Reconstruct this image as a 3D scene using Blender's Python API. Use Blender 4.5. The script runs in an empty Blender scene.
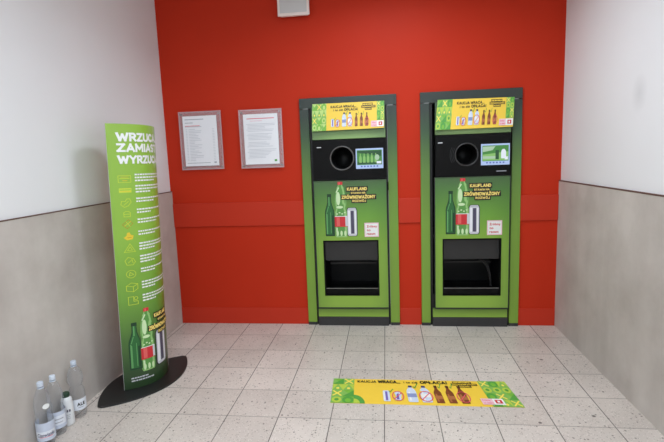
import bpy, bmesh, math, random
from mathutils import Vector, Matrix
random.seed(7)
sc = bpy.context.scene
COL = sc.collection

# ------------------------------------------------------------------ helpers
def s2l(c):
    return tuple((v/255/12.92 if v/255 <= .04045 else ((v/255+.055)/1.055)**2.4) for v in c)

def base_mat(name):
    m = bpy.data.materials.new(name); m.use_nodes = True
    nt = m.node_tree
    return m, nt, nt.nodes['Principled BSDF']

def mat(name, rgb, rough=.5, metal=0., spec=.5, noise=0., nscale=20., emit=None, estr=1., bump=0.):
    m, nt, b = base_mat(name)
    c = s2l(rgb)
    b.inputs['Base Color'].default_value = (*c, 1)
    b.inputs['Roughness'].default_value = rough
    b.inputs['Metallic'].default_value = metal
    b.inputs['Specular IOR Level'].default_value = spec
    if emit:
        b.inputs['Emission Color'].default_value = (*s2l(emit), 1)
        b.inputs['Emission Strength'].default_value = estr
    if noise or bump:
        tc = nt.nodes.new('ShaderNodeTexCoord'); n = nt.nodes.new('ShaderNodeTexNoise')
        n.inputs['Scale'].default_value = nscale; n.inputs['Detail'].default_value = 4
        nt.links.new(tc.outputs['Object'], n.inputs['Vector'])
        if noise:
            mx = nt.nodes.new('ShaderNodeMix'); mx.data_type = 'RGBA'
            mx.inputs[6].default_value = (*[v*(1-noise) for v in c], 1)
            mx.inputs[7].default_value = (*[min(1, v*(1+noise)) for v in c], 1)
            nt.links.new(n.outputs['Fac'], mx.inputs[0]); nt.links.new(mx.outputs[2], b.inputs['Base Color'])
        if bump:
            bp = nt.nodes.new('ShaderNodeBump'); bp.inputs['Strength'].default_value = bump
            bp.inputs['Distance'].default_value = .002
            nt.links.new(n.outputs['Fac'], bp.inputs['Height']); nt.links.new(bp.outputs['Normal'], b.inputs['Normal'])
    return m

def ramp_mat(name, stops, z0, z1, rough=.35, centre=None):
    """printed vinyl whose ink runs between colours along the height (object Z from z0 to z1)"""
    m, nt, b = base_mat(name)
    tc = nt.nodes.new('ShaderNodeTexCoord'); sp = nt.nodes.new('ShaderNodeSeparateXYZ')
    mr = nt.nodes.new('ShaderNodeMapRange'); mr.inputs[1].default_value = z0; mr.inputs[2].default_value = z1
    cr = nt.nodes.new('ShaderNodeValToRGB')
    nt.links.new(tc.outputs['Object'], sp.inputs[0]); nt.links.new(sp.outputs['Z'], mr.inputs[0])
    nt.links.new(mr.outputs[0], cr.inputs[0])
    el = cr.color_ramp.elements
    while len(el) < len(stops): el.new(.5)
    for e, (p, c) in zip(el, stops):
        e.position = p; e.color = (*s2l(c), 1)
    out = cr.outputs[0]
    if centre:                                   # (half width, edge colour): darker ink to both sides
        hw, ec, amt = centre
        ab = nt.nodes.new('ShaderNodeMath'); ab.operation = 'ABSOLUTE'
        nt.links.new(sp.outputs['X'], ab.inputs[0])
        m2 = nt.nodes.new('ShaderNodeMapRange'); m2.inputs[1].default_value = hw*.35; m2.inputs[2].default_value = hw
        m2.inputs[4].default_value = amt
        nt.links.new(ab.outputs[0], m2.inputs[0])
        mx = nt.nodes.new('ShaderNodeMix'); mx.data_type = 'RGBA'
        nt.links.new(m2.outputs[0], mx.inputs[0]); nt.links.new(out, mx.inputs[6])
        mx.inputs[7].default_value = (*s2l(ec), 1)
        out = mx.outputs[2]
    nt.links.new(out, b.inputs['Base Color'])
    b.inputs['Roughness'].default_value = rough
    return m

def glassy(name, tint, haze, haze_rgb, ior=1.3, rough=.08, edge=0.):
    """thin clear plastic: transparent + a little haze + reflection at grazing angles"""
    m = bpy.data.materials.new(name); m.use_nodes = True
    nt = m.node_tree; nt.nodes.clear()
    o = nt.nodes.new('ShaderNodeOutputMaterial'); t = nt.nodes.new('ShaderNodeBsdfTransparent')
    d = nt.nodes.new('ShaderNodeBsdfDiffuse'); g = nt.nodes.new('ShaderNodeBsdfGlossy')
    lf = nt.nodes.new('ShaderNodeLayerWeight'); lf.inputs[0].default_value = .5
    pw = nt.nodes.new('ShaderNodeMath'); pw.operation = 'POWER'; pw.inputs[1].default_value = 4
    fr = nt.nodes.new('ShaderNodeMath'); fr.operation = 'MULTIPLY_ADD'; fr.inputs[1].default_value = (ior-1)*1.2; fr.inputs[2].default_value = .055
    nt.links.new(lf.outputs['Facing'], pw.inputs[0]); nt.links.new(pw.outputs[0], fr.inputs[0])
    m1 = nt.nodes.new('ShaderNodeMixShader'); m2 = nt.nodes.new('ShaderNodeMixShader')
    t.inputs[0].default_value = (*tint, 1); d.inputs[0].default_value = (*s2l(haze_rgb), 1)
    g.inputs['Roughness'].default_value = rough
    m1.inputs[0].default_value = haze
    if edge:
        tc = nt.nodes.new('ShaderNodeTexCoord'); nz = nt.nodes.new('ShaderNodeTexNoise'); nz.inputs['Scale'].default_value = 45
        bp = nt.nodes.new('ShaderNodeBump'); bp.inputs['Strength'].default_value = .5; bp.inputs['Distance'].default_value = .006
        nt.links.new(tc.outputs['Object'], nz.inputs['Vector']); nt.links.new(nz.outputs['Fac'], bp.inputs['Height']); nt.links.new(bp.outputs[0], g.inputs['Normal'])
    if edge:                                     # more plastic is seen through towards the rim of a hollow body
        lw = nt.nodes.new('ShaderNodeLayerWeight'); lw.inputs[0].default_value = .45
        mr = nt.nodes.new('ShaderNodeMapRange'); mr.inputs[3].default_value = haze; mr.inputs[4].default_value = edge
        nt.links.new(lw.outputs['Facing'], mr.inputs[0]); nt.links.new(mr.outputs[0], m1.inputs[0])
    nt.links.new(t.outputs[0], m1.inputs[1]); nt.links.new(d.outputs[0], m1.inputs[2])
    nt.links.new(fr.outputs[0], m2.inputs[0]); nt.links.new(m1.outputs[0], m2.inputs[1]); nt.links.new(g.outputs[0], m2.inputs[2])
    nt.links.new(m2.outputs[0], o.inputs[0])
    return m

def obj(name, bm, mats, parent=None, label=None, smooth=False, bevel=0., segs=2, recalc=True):
    if recalc: bmesh.ops.recalc_face_normals(bm, faces=bm.faces)
    me = bpy.data.meshes.new(name); bm.to_mesh(me); bm.free()
    for m in (mats if isinstance(mats, (list, tuple)) else [mats]): me.materials.append(m)
    o = bpy.data.objects.new(name, me); COL.objects.link(o)
    if parent: o.parent = parent
    if label: o['label'] = label
    if smooth:
        for p in me.polygons: p.use_smooth = True
    if bevel:
        b = o.modifiers.new('bevel', 'BEVEL'); b.width = bevel; b.segments = segs; b.limit_method = 'ANGLE'
        b.angle_limit = math.radians(40)
    return o

def tag(o, label, cat, group=None):
    o['label'] = label; o['category'] = cat
    if group: o['group'] = group
    return o

def thing(name, loc, label, cat, group=None, rz=0.):
    o = bpy.data.objects.new(name, None); COL.objects.link(o)
    o.empty_display_size = .1
    o.location = loc; o.rotation_euler = (0, 0, rz)
    return tag(o, label, cat, group)

def struct(name, bm, m, bevel=0.):
    o = obj(name, bm, m, bevel=bevel); o['kind'] = 'structure'; return o

def box(bm, x0, x1, y0, y1, z0, z1, mi=0):
    v = [bm.verts.new((x, y, z)) for x in (x0, x1) for y in (y0, y1) for z in (z0, z1)]
    for f in ((0,1,3,2),(4,6,7,5),(0,4,5,1),(2,3,7,6),(0,2,6,4),(1,5,7,3)):
        bm.faces.new([v[i] for i in f]).material_index = mi
    return bm

def bx(*a): return box(bmesh.new(), *a)

def lathe(bm, prof, c=(0,0,0), n=28, cap=True, mod=None):
    rings = []
    for r, z in prof:
        ring = []
        for k in range(n):
            a = 2*math.pi*k/n
            rr = r*(mod(a, z) if mod else 1)
            ring.append(bm.verts.new((c[0]+rr*math.cos(a), c[1]+rr*math.sin(a), c[2]+z)))
        rings.append(ring)
    for a, b in zip(rings, rings[1:]):
        for k in range(n):
            bm.faces.new((a[k], a[(k+1) % n], b[(k+1) % n], b[k]))
    if cap:
        bm.faces.new(rings[0][::-1]); bm.faces.new(rings[-1])
    return bm

def lathe_y(bm, prof, cx, cz, n=48, ends=(False, False)):
    """rings around the Y axis; prof = [(r, y)]"""
    rings = []
    for r, y in prof:
        rings.append([bm.verts.new((cx+r*math.cos(2*math.pi*k/n), y, cz+r*math.sin(2*math.pi*k/n))) for k in range(n)])
    for a, b in zip(rings, rings[1:]):
        for k in range(n): bm.faces.new((a[k], a[(k+1) % n], b[(k+1) % n], b[k]))
    if ends[0]: bm.faces.new(rings[0])
    if ends[1]: bm.faces.new(rings[-1])
    return bm

def plate_with_hole(x0, x1, z0, z1, cx, cz, r, yf, yb, n=48):
    bm = bmesh.new()
    def ring(y):
        o = [bm.verts.new((x, y, z)) for x, z in ((x0,z0),(x1,z0),(x1,z1),(x0,z1))]
        i = [bm.verts.new((cx+r*math.cos(2*math.pi*k/n), y, cz+r*math.sin(2*math.pi*k/n))) for k in range(n)]
        return o, i
    of, inf = ring(yf); ob, inb = ring(yb)
    e = []
    for L in (of, inf):
        e += [bm.edges.new((L[k], L[(k+1) % len(L)])) for k in range(len(L))]
    bmesh.ops.triangle_fill(bm, edges=e, use_beauty=True)
    for a, b in ((of, ob), (inf, inb)):
        for k in range(len(a)):
            bm.faces.new((a[k], a[(k+1) % len(a)], b[(k+1) % len(a)], b[k]))
    return bm

_tc = {}
def text_mesh(body, bold, size=1.):
    k = (body, bold)
    if k not in _tc:
        c = bpy.data.curves.new('lettering', 'FONT'); c.body = body; c.offset = bold; c.space_character = 1+bold*3.2; c.resolution_u = 3
        o = bpy.data.objects.new('lettering', c); COL.objects.link(o)
        dg = bpy.context.evaluated_depsgraph_get()
        me = bpy.data.meshes.new_from_object(o.evaluated_get(dg))
        vs = [(v.co.x, v.co.y) for v in me.vertices]; fs = [tuple(p.vertices) for p in me.polygons]
        bpy.data.objects.remove(o); bpy.data.curves.remove(c); bpy.data.meshes.remove(me)
        _tc[k] = (vs, fs)
    return _tc[k]

def _arc(cx, cy, rx, ry, a0, a1, n=10):
    return [(cx+rx*math.cos(math.radians(a0+(a1-a0)*k/n)), cy+ry*math.sin(math.radians(a0+(a1-a0)*k/n))) for k in range(n+1)]
_O = [_arc(.36, .5, .36, .5, 0, 360, 18)]
GLYPH = {
    'A': [[(0,0),(.36,1),(.72,0)], [(.13,.27),(.59,.27)]], 'C': [_arc(.38, .5, .38, .5, 45, 315, 14)],
    'D': [[(0,0),(0,1),(.2,1)] + _arc(.24, .5, .40, .5, 90, -90, 10) + [(0,0)]], 'F': [[(0,0),(0,1),(.52,1)], [(0,.5),(.45,.5)]],
    'I': [[(0.04,0),(.04,1)]], 'J': [[(.42,1),(.42,.25)] + _arc(.21, .24, .21, .24, 0, -150, 8)],
    'K': [[(0,0),(0,1)], [(.58,1),(.06,.47),(.62,0)]], 'L': [[(0,1),(0,0),(.5,0)]],
    'M': [[(0,0),(0,1),(.42,.3),(.84,1),(.84,0)]], 'N': [[(0,0),(0,1),(.64,0),(.64,1)]], 'O': _O,
    'P': [[(0,0),(0,1),(.3,1)] + _arc(.3, .72, .26, .28, 90, -90, 8) + [(0,.44)]],
    'R': [[(0,0),(0,1),(.3,1)] + _arc(.3, .73, .26, .27, 90, -90, 8) + [(0,.46)], [(.3,.46),(.6,0)]],
    'S': [_arc(.28, .75, .26, .25, 40, 270, 9) + _arc(.28, .25, .28, .25, 90, -145, 9)], 'T': [[(0,1),(.64,1)], [(.32,1),(.32,0)]],
    'U': [[(0,1),(0,.3)] + _arc(.32, .32, .32, .32, 180, 360, 10) + [(.64,1)]], 'W': [[(0,1),(.24,0),(.5,.85),(.76,0),(1.0,1)]],
    'Y': [[(0,1),(.34,.48),(.68,1)], [(.34,.48),(.34,0)]], 'Z': [[(0,1),(.58,1),(0,0),(.6,0)]],
    'Ó': _O + [[(.32,1.25),(.46,1.42)]], 'Ż': [[(0,1),(.58,1),(0,0),(.6,0)], [(.28,1.32),(.32,1.32)]], 'Ł': [[(.08,1),(.08,0),(.56,0)], [(-.04,.38),(.32,.62)]],
    '.': [[(0,0),(.02,0)]], '!': [[(.03,1),(.03,.36)], [(.03,0),(.05,0)]],
}
class Print:
    """flat printed graphics: polygons in (u, v) with a material and an ink layer; P(u, v, d) puts them on a surface"""
    def __init__(s, P): s.P = P; s.items = []; s.mats = []
    def mi(s, m):
        if m not in s.mats: s.mats.append(m)
        return s.mats.index(m)
    def poly(s, pts, m, layer=1): s.items.append((list(pts), [tuple(range(len(pts)))], s.mi(m), layer)); return s
    def rect(s, u0, u1, v0, v1, m, layer=1): return s.poly([(u0,v0),(u1,v0),(u1,v1),(u0,v1)], m, layer)
    def ell(s, cu, cv, ru, rv, m, layer=1, n=24, a0=0, a1=2*math.pi):
        full = abs(a1-a0-2*math.pi) < 1e-6
        pts = [(cu+ru*math.cos(a0+(a1-a0)*k/n), cv+rv*math.sin(a0+(a1-a0)*k/n)) for k in range(n if full else n+1)]
        if not full: pts.append((cu, cv))
        return s.poly(pts, m, layer)
    def ring(s, cu, cv, ru, rv, w, m, layer=1, n=28):
        vs, fs = [], []
        for k in range(n):
            a = 2*math.pi*k/n
            vs += [(cu+ru*math.cos(a), cv+rv*math.sin(a)), (cu+(ru-w)*math.cos(a), cv+(rv-w)*math.sin(a))]
        for k in range(n):
            j = (k+1) % n
            fs.append((2*k, 2*j, 2*j+1, 2*k+1))
        s.items.append((vs, fs, s.mi(m), layer)); return s
    def line(s, pts, w, m, layer=1, closed=False):
        pts = list(pts) + ([pts[0]] if closed else [])
        for (a, b), (c, d) in zip(pts, pts[1:]):
            L = math.hypot(c-a, d-b) or 1; tx, ty = (c-a)/L*w/2, (d-b)/L*w/2
            s.poly([(a-tx-ty, b-ty+tx), (a-tx+ty, b-ty-tx), (c+tx+ty, d+ty-tx), (c+tx-ty, d+ty+tx)], m, layer)
        return s
    def text(s, body, u0, u1, v0, v1, m, layer=2, bold=.02, slant=0., fit=True):
        vs, fs = text_mesh(body, bold)
        xs = [v[0] for v in vs]; ys = [v[1] for v in vs]
        cap = text_mesh('H', bold)[0]
        y0, y1 = min(v[1] for v in cap), max(v[1] for v in cap)
        sx = (u1-u0)/(max(xs)-min(xs)); sy = (v1-v0)/(y1-y0)
        if not fit: sx = sy
        out = [(u0+(x-min(xs))*sx + slant*(y-y0)*sy, v0+(y-y0)*sy) for x, y in vs]
        s.items.append((out, fs, s.mi(m), layer)); return s
    def block(s, body, u0, u1, v0, v1, m, layer=2, wt=.21):
        """heavy sans capitals drawn with thick strokes, fitted to a box"""
        adv = [0 if c == ' ' else max(x for st in GLYPH[c] for x, y in st) for c in body]
        gap = .30; tot = sum(.35 if c == ' ' else a+gap for c, a in zip(body, adv))-gap
        k = (u1-u0-wt*(v1-v0)*.8)/tot; hh = v1-v0; w = wt*hh; x = u0+w*.4
        for c, a in zip(body, adv):
            if c == ' ': x += .35*k; continue
            for st in GLYPH[c]:
                s.line([(x+px*k, v0+w*.5+py*(hh-w)) for px, py in st], w, m, layer)
            x += (a+gap)*k
        return s
    def outline(s, half, cu, v0, w, h, m, layer=1):
        """symmetric silhouette: half = [(half width 0..1, height 0..1)] from the foot to the top"""
        pts = [(cu+a*w/2, v0+b*h) for a, b in half] + [(cu-a*w/2, v0+b*h) for a, b in reversed(half)]
        return s.poly(pts, m, layer)
    def build(s, name, parent, label=None, cut=0., base=.0006, step=.0005):
        bm = bmesh.new(); lay = bm.verts.layers.float.new('ink')
        for q, (vs, fs, mi, layer) in enumerate(s.items):
            bv = [bm.verts.new((u, v, 0)) for u, v in vs]
            for b in bv: b[lay] = base+step*layer+4e-5*(q % 11)      # overlapping strokes must not be coplanar
            for f in fs:
                try: bm.faces.new([bv[i] for i in f]).material_index = mi
                except ValueError: pass
        bmesh.ops.triangulate(bm, faces=[f for f in bm.faces if len(f.verts) > 4])
        if cut:
            us = [v.co.x for v in bm.verts]; u = min(us)+cut
            while u < max(us):
                bmesh.ops.bisect_plane(bm, geom=bm.verts[:]+bm.edges[:]+bm.faces[:], plane_co=(u,0,0), plane_no=(1,0,0))
                u += cut
        for v in bm.verts: v.co = Vector(s.P(v.co.x, v.co.y, v[lay]))
        return obj(name, bm, s.mats, parent, label, recalc=False)

# ------------------------------------------------------------------ materials
def wall_paint():
    m, nt, b = base_mat('white_wall_paint')
    tc = nt.nodes.new('ShaderNodeTexCoord'); n = nt.nodes.new('ShaderNodeTexNoise')
    n.inputs['Scale'].default_value = 1.7; n.inputs['Detail'].default_value = 5
    nt.links.new(tc.outputs['Object'], n.inputs['Vector'])
    mx = nt.nodes.new('ShaderNodeMix'); mx.data_type = 'RGBA'
    mx.inputs[6].default_value = (.79, .792, .80, 1); mx.inputs[7].default_value = (.86, .862, .87, 1)
    nt.links.new(n.outputs['Fac'], mx.inputs[0])
    # a scuff on the right-hand wall
    mp = nt.nodes.new('ShaderNodeVectorMath'); mp.operation = 'SUBTRACT'; mp.inputs[1].default_value = (1.40, -1.09, 1.735)
    sc_ = nt.nodes.new('ShaderNodeVectorMath'); sc_.operation = 'MULTIPLY'; sc_.inputs[1].default_value = (1, 12, 9)
    ln = nt.nodes.new('ShaderNodeVectorMath'); ln.operation = 'LENGTH'
    mr = nt.nodes.new('ShaderNodeMapRange'); mr.inputs[1].default_value = 0; mr.inputs[2].default_value = 1
    mr.inputs[3].default_value = .32; mr.inputs[4].default_value = 0
    m2 = nt.nodes.new('ShaderNodeMix'); m2.data_type = 'RGBA'; m2.inputs[7].default_value = (.45, .45, .46, 1)
    nt.links.new(tc.outputs['Object'], mp.inputs[0]); nt.links.new(mp.outputs[0], sc_.inputs[0]); nt.links.new(sc_.outputs[0], ln.inputs[0])
    nt.links.new(ln.outputs['Value'], mr.inputs[0]); nt.links.new(mr.outputs[0], m2.inputs[0])
    nt.links.new(mx.outputs[2], m2.inputs[6]); nt.links.new(m2.outputs[2], b.inputs['Base Color'])
    b.inputs['Roughness'].default_value = .7
    return m

def concrete():
    m, nt, b = base_mat('grey_fibre_cement')
    tc = nt.nodes.new('ShaderNodeTexCoord')
    n = nt.nodes.new('ShaderNodeTexNoise'); n.inputs['Scale'].default_value = 2.6; n.inputs['Detail'].default_value = 7; n.inputs['Roughness'].default_value = .6
    mp = nt.nodes.new('ShaderNodeMapping'); mp.inputs['Scale'].default_value = (9, 9, .5)
    n2 = nt.nodes.new('ShaderNodeTexNoise'); n2.inputs['Scale'].default_value = 1.; n2.inputs['Detail'].default_value = 3
    nt.links.new(tc.outputs['Object'], n.inputs['Vector']); nt.links.new(tc.outputs['Object'], mp.inputs[0]); nt.links.new(mp.outputs[0], n2.inputs['Vector'])
    ad = nt.nodes.new('ShaderNodeMath'); ad.operation = 'ADD'
    h = nt.nodes.new('ShaderNodeMath'); h.operation = 'MULTIPLY'; h.inputs[1].default_value = .22
    nt.links.new(n2.outputs['Fac'], h.inputs[0]); nt.links.new(n.outputs['Fac'], ad.inputs[0]); nt.links.new(h.outputs[0], ad.inputs[1])
    cr = nt.nodes.new('ShaderNodeValToRGB')
    cr.color_ramp.elements[0].position = .38; cr.color_ramp.elements[0].color = (*s2l(CONC0), 1)
    cr.color_ramp.elements[1].position = .84; cr.color_ramp.elements[1].color = (*s2l(CONC1), 1)
    nt.links.new(ad.outputs[0], cr.inputs[0]); nt.links.new(cr.outputs[0], b.inputs['Base Color'])
    b.inputs['Roughness'].default_value = .55
    return m
CONC0 = (176, 168, 161); CONC1 = (205, 198, 191)

def terrazzo():
    m, nt, b = base_mat('terrazzo_tiles')
    N = nt.nodes.new; L = nt.links.new
    tc = N('ShaderNodeTexCoord')
    mp = N('ShaderNodeMapping'); mp.inputs['Location'].default_value = (0, .266, 0)
    L(tc.outputs['Object'], mp.inputs[0])
    sep = N('ShaderNodeSeparateXYZ'); L(mp.outputs[0], sep.inputs[0])
    def grid(out):
        d = N('ShaderNodeMath'); d.operation = 'DIVIDE'; d.inputs[1].default_value = .3; L(out, d.inputs[0])
        f = N('ShaderNodeMath'); f.operation = 'FRACT'; L(d.outputs[0], f.inputs[0])
        s = N('ShaderNodeMath'); s.operation = 'SUBTRACT'; s.inputs[1].default_value = .5; L(f.outputs[0], s.inputs[0])
        a = N('ShaderNodeMath'); a.operation = 'ABSOLUTE'; L(s.outputs[0], a.inputs[0])
        fl = N('ShaderNodeMath'); fl.operation = 'FLOOR'; L(d.outputs[0], fl.inputs[0])
        return a.outputs[0], fl.outputs[0]
    ax, ix = grid(sep.outputs['X']); ay, iy = grid(sep.outputs['Y'])
    # grout: joints running away from the viewer are dirtier than the cross joints
    def gm(a, w):
        g = N('ShaderNodeMapRange'); g.inputs[1].default_value = .5-w; g.inputs[2].default_value = .5-w*.5; L(a, g.inputs[0]); return g.outputs[0]
    gx = gm(ax, .0115); gy = gm(ay, .0105)
    gys = N('ShaderNodeMath'); gys.operation = 'MULTIPLY'; gys.inputs[1].default_value = .75; L(gy, gys.inputs[0])
    gn = N('ShaderNodeTexNoise'); gn.inputs['Scale'].default_value = 2.2; gn.inputs['Detail'].default_value = 2; L(tc.outputs['Object'], gn.inputs['Vector'])
    gr = N('ShaderNodeMapRange'); gr.inputs[1].default_value = .35; gr.inputs[2].default_value = .65; gr.inputs[3].default_value = .8; gr.inputs[4].default_value = 1.; L(gn.outputs['Fac'], gr.inputs[0])
    mxm = N('ShaderNodeMath'); mxm.operation = 'MAXIMUM'; L(gx, mxm.inputs[0]); L(gys.outputs[0], mxm.inputs[1])
    gfac = N('ShaderNodeMath'); gfac.operation = 'MULTIPLY'; L(mxm.outputs[0], gfac.inputs[0]); L(gr.outputs[0], gfac.inputs[1])
    # each tile a little different
    cmb = N('ShaderNodeCombineXYZ'); L(ix, cmb.inputs[0]); L(iy, cmb.inputs[1])
    wn = N('ShaderNodeTexWhiteNoise'); wn.noise_dimensions = '3D'; L(cmb.outputs[0], wn.inputs['Vector'])
    t = N('ShaderNodeMix'); t.data_type = 'RGBA'; L(wn.outputs['Value'], t.inputs[0])
    t.inputs[6].default_value = (*s2l(TILE0), 1); t.inputs[7].default_value = (*s2l(TILE1), 1)
    cl = N('ShaderNodeTexNoise'); cl.inputs['Scale'].default_value = 3.; cl.inputs['Detail'].default_value = 5; L(tc.outputs['Object'], cl.inputs['Vector'])
    cm = N('ShaderNodeMix'); cm.data_type = 'RGBA'; cm.blend_type = 'MULTIPLY'; cm.inputs[0].default_value = 1.
    cr0 = N('ShaderNodeMapRange'); cr0.inputs[1].default_value = .3; cr0.inputs[2].default_value = .7; cr0.inputs[3].default_value = .9; cr0.inputs[4].default_value = 1.06
    L(cl.outputs['Fac'], cr0.inputs[0]); L(t.outputs[2], cm.inputs[6]); L(cr0.outputs[0], cm.inputs[7])
    col = cm.outputs[2]
    # stone chips of two sizes
    def chips(col, scale, thr, dark, amt):
        v = N('ShaderNodeTexVoronoi'); v.feature = 'F1'; v.inputs['Scale'].default_value = scale; L(tc.outputs['Object'], v.inputs['Vector'])
        r = N('ShaderNodeSeparateColor'); L(v.outputs['Color'], r.inputs[0])
        pick = N('ShaderNodeMath'); pick.operation = 'LESS_THAN'; pick.inputs[1].default_value = thr; L(r.outputs[0], pick.inputs[0])
        sz = N('ShaderNodeMapRange'); sz.inputs[1].default_value = .22; sz.inputs[2].default_value = .42; sz.inputs[3].default_value = 1; sz.inputs[4].default_value = 0; L(v.outputs['Distance'], sz.inputs[0])
        f = N('ShaderNodeMath'); f.operation = 'MULTIPLY'; L(pick.outputs[0], f.inputs[0]); L(sz.outputs[0], f.inputs[1])
        f2 = N('ShaderNodeMath'); f2.operation = 'MULTIPLY'; f2.inputs[1].default_value = amt; L(f.outputs[0], f2.inputs[0])
        x = N('ShaderNodeMix'); x.data_type = 'RGBA'; L(f2.outputs[0], x.inputs[0]); L(col, x.inputs[6]); x.inputs[7].default_value = (*s2l(dark), 1)
        return x.outputs[2]
    col = chips(col, 95., .30, (150, 138, 128), .75)
    col = chips(col, 60., .10, (92, 84, 78), .8)
    col = chips(col, 130., .25, (240, 234, 226), .7)
    # a few dropped stains
    for sx, sy, r in ((1.085, -.66, .012), (.98, -.70, .008), (.83, -1.44, .010), (1.135, -1.36, .011), (.50, -1.33, .006), (-.30, -.45, .007)):
        d = N('ShaderNodeVectorMath'); d.operation = 'DISTANCE'; d.inputs[1].default_value = (sx, sy, 0); L(tc.outputs['Object'], d.inputs[0])
        g = N('ShaderNodeMapRange'); g.inputs[1].default_value = r*.6; g.inputs[2].default_value = r*1.2; g.inputs[3].default_value = .85; g.inputs[4].default_value = 0; L(d.outputs['Value'], g.inputs[0])
        x = N('ShaderNodeMix'); x.data_type = 'RGBA'; L(g.outputs[0], x.inputs[0]); L(col, x.inputs[6]); x.inputs[7].default_value = (.05, .043, .038, 1)
        col = x.outputs[2]
    x = N('ShaderNodeMix'); x.data_type = 'RGBA'; L(gfac.outputs[0], x.inputs[0]); L(col, x.inputs[6]); x.inputs[7].default_value = (*s2l((92, 86, 82)), 1)
    L(x.outputs[2], b.inputs['Base Color'])
    rg = N('ShaderNodeMapRange'); rg.inputs[3].default_value = .38; rg.inputs[4].default_value = .8; L(gfac.outputs[0], rg.inputs[0]); L(rg.outputs[0], b.inputs['Roughness'])
    bp = N('ShaderNodeBump'); bp.inputs['Strength'].default_value = .35; bp.inputs['Distance'].default_value = .002; bp.invert = True
    L(gfac.outputs[0], bp.inputs['Height']); L(bp.outputs[0], b.inputs['Normal'])
    return m
TILE0 = (202, 192, 183); TILE1 = (216, 206, 197)

M = {}
M['wall'] = wall_paint(); M['conc'] = concrete(); M['floor'] = terrazzo()
M['wall_red'] = mat('red_lacquered_panel', (194, 49, 25), .5, noise=.05, nscale=3, spec=.12)
M['red_trim'] = mat('red_lacquered_board', (195, 53, 32), .45, noise=.04, nscale=4, spec=.2)
M['ceil'] = mat('white_ceiling_paint', (225, 225, 225), .8, noise=.03)
M['groove'] = mat('dark_brown_shadow_line', (96, 68, 60), .6, noise=.1)
M['silicone'] = mat('grey_joint_sealant', (140, 136, 130), .6, noise=.1)
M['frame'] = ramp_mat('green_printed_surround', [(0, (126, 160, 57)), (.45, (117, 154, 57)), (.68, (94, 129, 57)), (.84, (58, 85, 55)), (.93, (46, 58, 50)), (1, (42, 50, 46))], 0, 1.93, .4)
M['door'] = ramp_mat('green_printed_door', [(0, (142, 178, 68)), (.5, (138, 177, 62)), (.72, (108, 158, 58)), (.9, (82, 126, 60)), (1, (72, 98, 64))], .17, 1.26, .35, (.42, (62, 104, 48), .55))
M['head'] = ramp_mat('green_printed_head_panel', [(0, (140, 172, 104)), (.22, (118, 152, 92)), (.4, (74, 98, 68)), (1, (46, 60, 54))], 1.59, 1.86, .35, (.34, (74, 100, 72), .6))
M['kick'] = ramp_mat('green_printed_kick_panel', [(0, (139, 174, 65)), (1, (107, 139, 53))], .08, .15, .4)
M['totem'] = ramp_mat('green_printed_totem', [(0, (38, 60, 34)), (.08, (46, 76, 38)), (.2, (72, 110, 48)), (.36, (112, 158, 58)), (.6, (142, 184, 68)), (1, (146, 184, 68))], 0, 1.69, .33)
M['abs'] = mat('black_abs_plastic', (10, 9, 9), .45, spec=.14, noise=.1, nscale=60)
M['inside'] = mat('dark_cabinet_interior', (9, 9, 9), .5, noise=.1)
M['flap'] = mat('dark_grey_flap', (36, 35, 35), .45, noise=.1, nscale=40)
M['plinth'] = mat('charcoal_plinth', (46, 45, 46), .5, noise=.08, nscale=40)
M['gap'] = mat('dark_steel_edge', (40, 46, 40), .5, noise=.1)
M['steel'] = mat('brushed_steel', (150, 150, 148), .35, .8, noise=.1)
M['ring_light'] = mat('grey_inlet_ring', (88, 86, 84), .35, noise=.05)
M['ring_dark'] = mat('dark_inlet_ring', (52, 51, 51), .4, noise=.05)
M['scr_frame'] = mat('lit_screen_border', (120, 140, 175), .3, emit=(186, 202, 236), estr=.5, noise=.02)
def flat(n, c, r=.45): M[n] = mat('ink_'+n, c, r, noise=.03, nscale=30)
for n, c in dict(white=(238, 238, 236), black=(22, 20, 20), yellow=(244, 205, 68), pale_yellow=(250, 226, 96), green=(84, 160, 66), dark_green=(30, 98, 54),
                 mid_green=(120, 184, 62), lime=(184, 206, 74), leaf=(132, 186, 88), pale_green=(190, 216, 124), bottle_green=(30, 92, 44), bottle_mid=(40, 104, 50), bottle_lit=(96, 158, 92), bottle_deep=(16, 58, 30), pet=(150, 196, 118), pet_lit=(206, 230, 180), pet_deep=(92, 152, 72),
                 red=(206, 44, 52), red_lit=(226, 96, 92), silver=(206, 206, 212), silver_lit=(238, 238, 242), silver_deep=(74, 70, 92), brown=(126, 66, 34), brown_lit=(176, 108, 64),
                 brown_deep=(78, 38, 22), ice=(206, 218, 236), ice_deep=(138, 150, 196), violet=(120, 100, 176), pink=(240, 196, 206), rose=(226, 84, 104), slogan=(250, 222, 120),
                 icon=(198, 214, 66), icon_full=(226, 196, 52), icon_rust=(176, 138, 40), grey=(172, 174, 182), light_grey=(206, 208, 214), navy=(52, 50, 92), label_blue=(196, 206, 226)).items(): flat(n, c)
def glow(n, c, s=.8): M[n] = mat('screen_'+n, tuple(v*.25 for v in c), .3, emit=c, estr=s, noise=.02)
for n, c in dict(s_green=(70, 138, 62), s_dark=(36, 84, 48), s_lit=(140, 196, 110), s_pale=(176, 206, 176), s_white=(236, 242, 255), s_blue=(96, 120, 196)).items(): glow(n, c)
M['base_black'] = mat('black_powder_coat', (30, 31, 30), .42, noise=.06, nscale=40)
M['alu'] = mat('aluminium_edge_profile', (190, 190, 190), .4, .3, noise=.05)
M['acrylic'] = glassy('clear_acrylic', (.97, .96, .96), .20, (226, 206, 210), 1.3, .2)
M['acrylic_edge'] = glassy('frosted_acrylic_rim', (.95, .94, .94), .34, (226, 206, 210), 1.3, .3)
M['paper'] = mat('white_paper', (240, 240, 244), .7, noise=.02)
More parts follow.
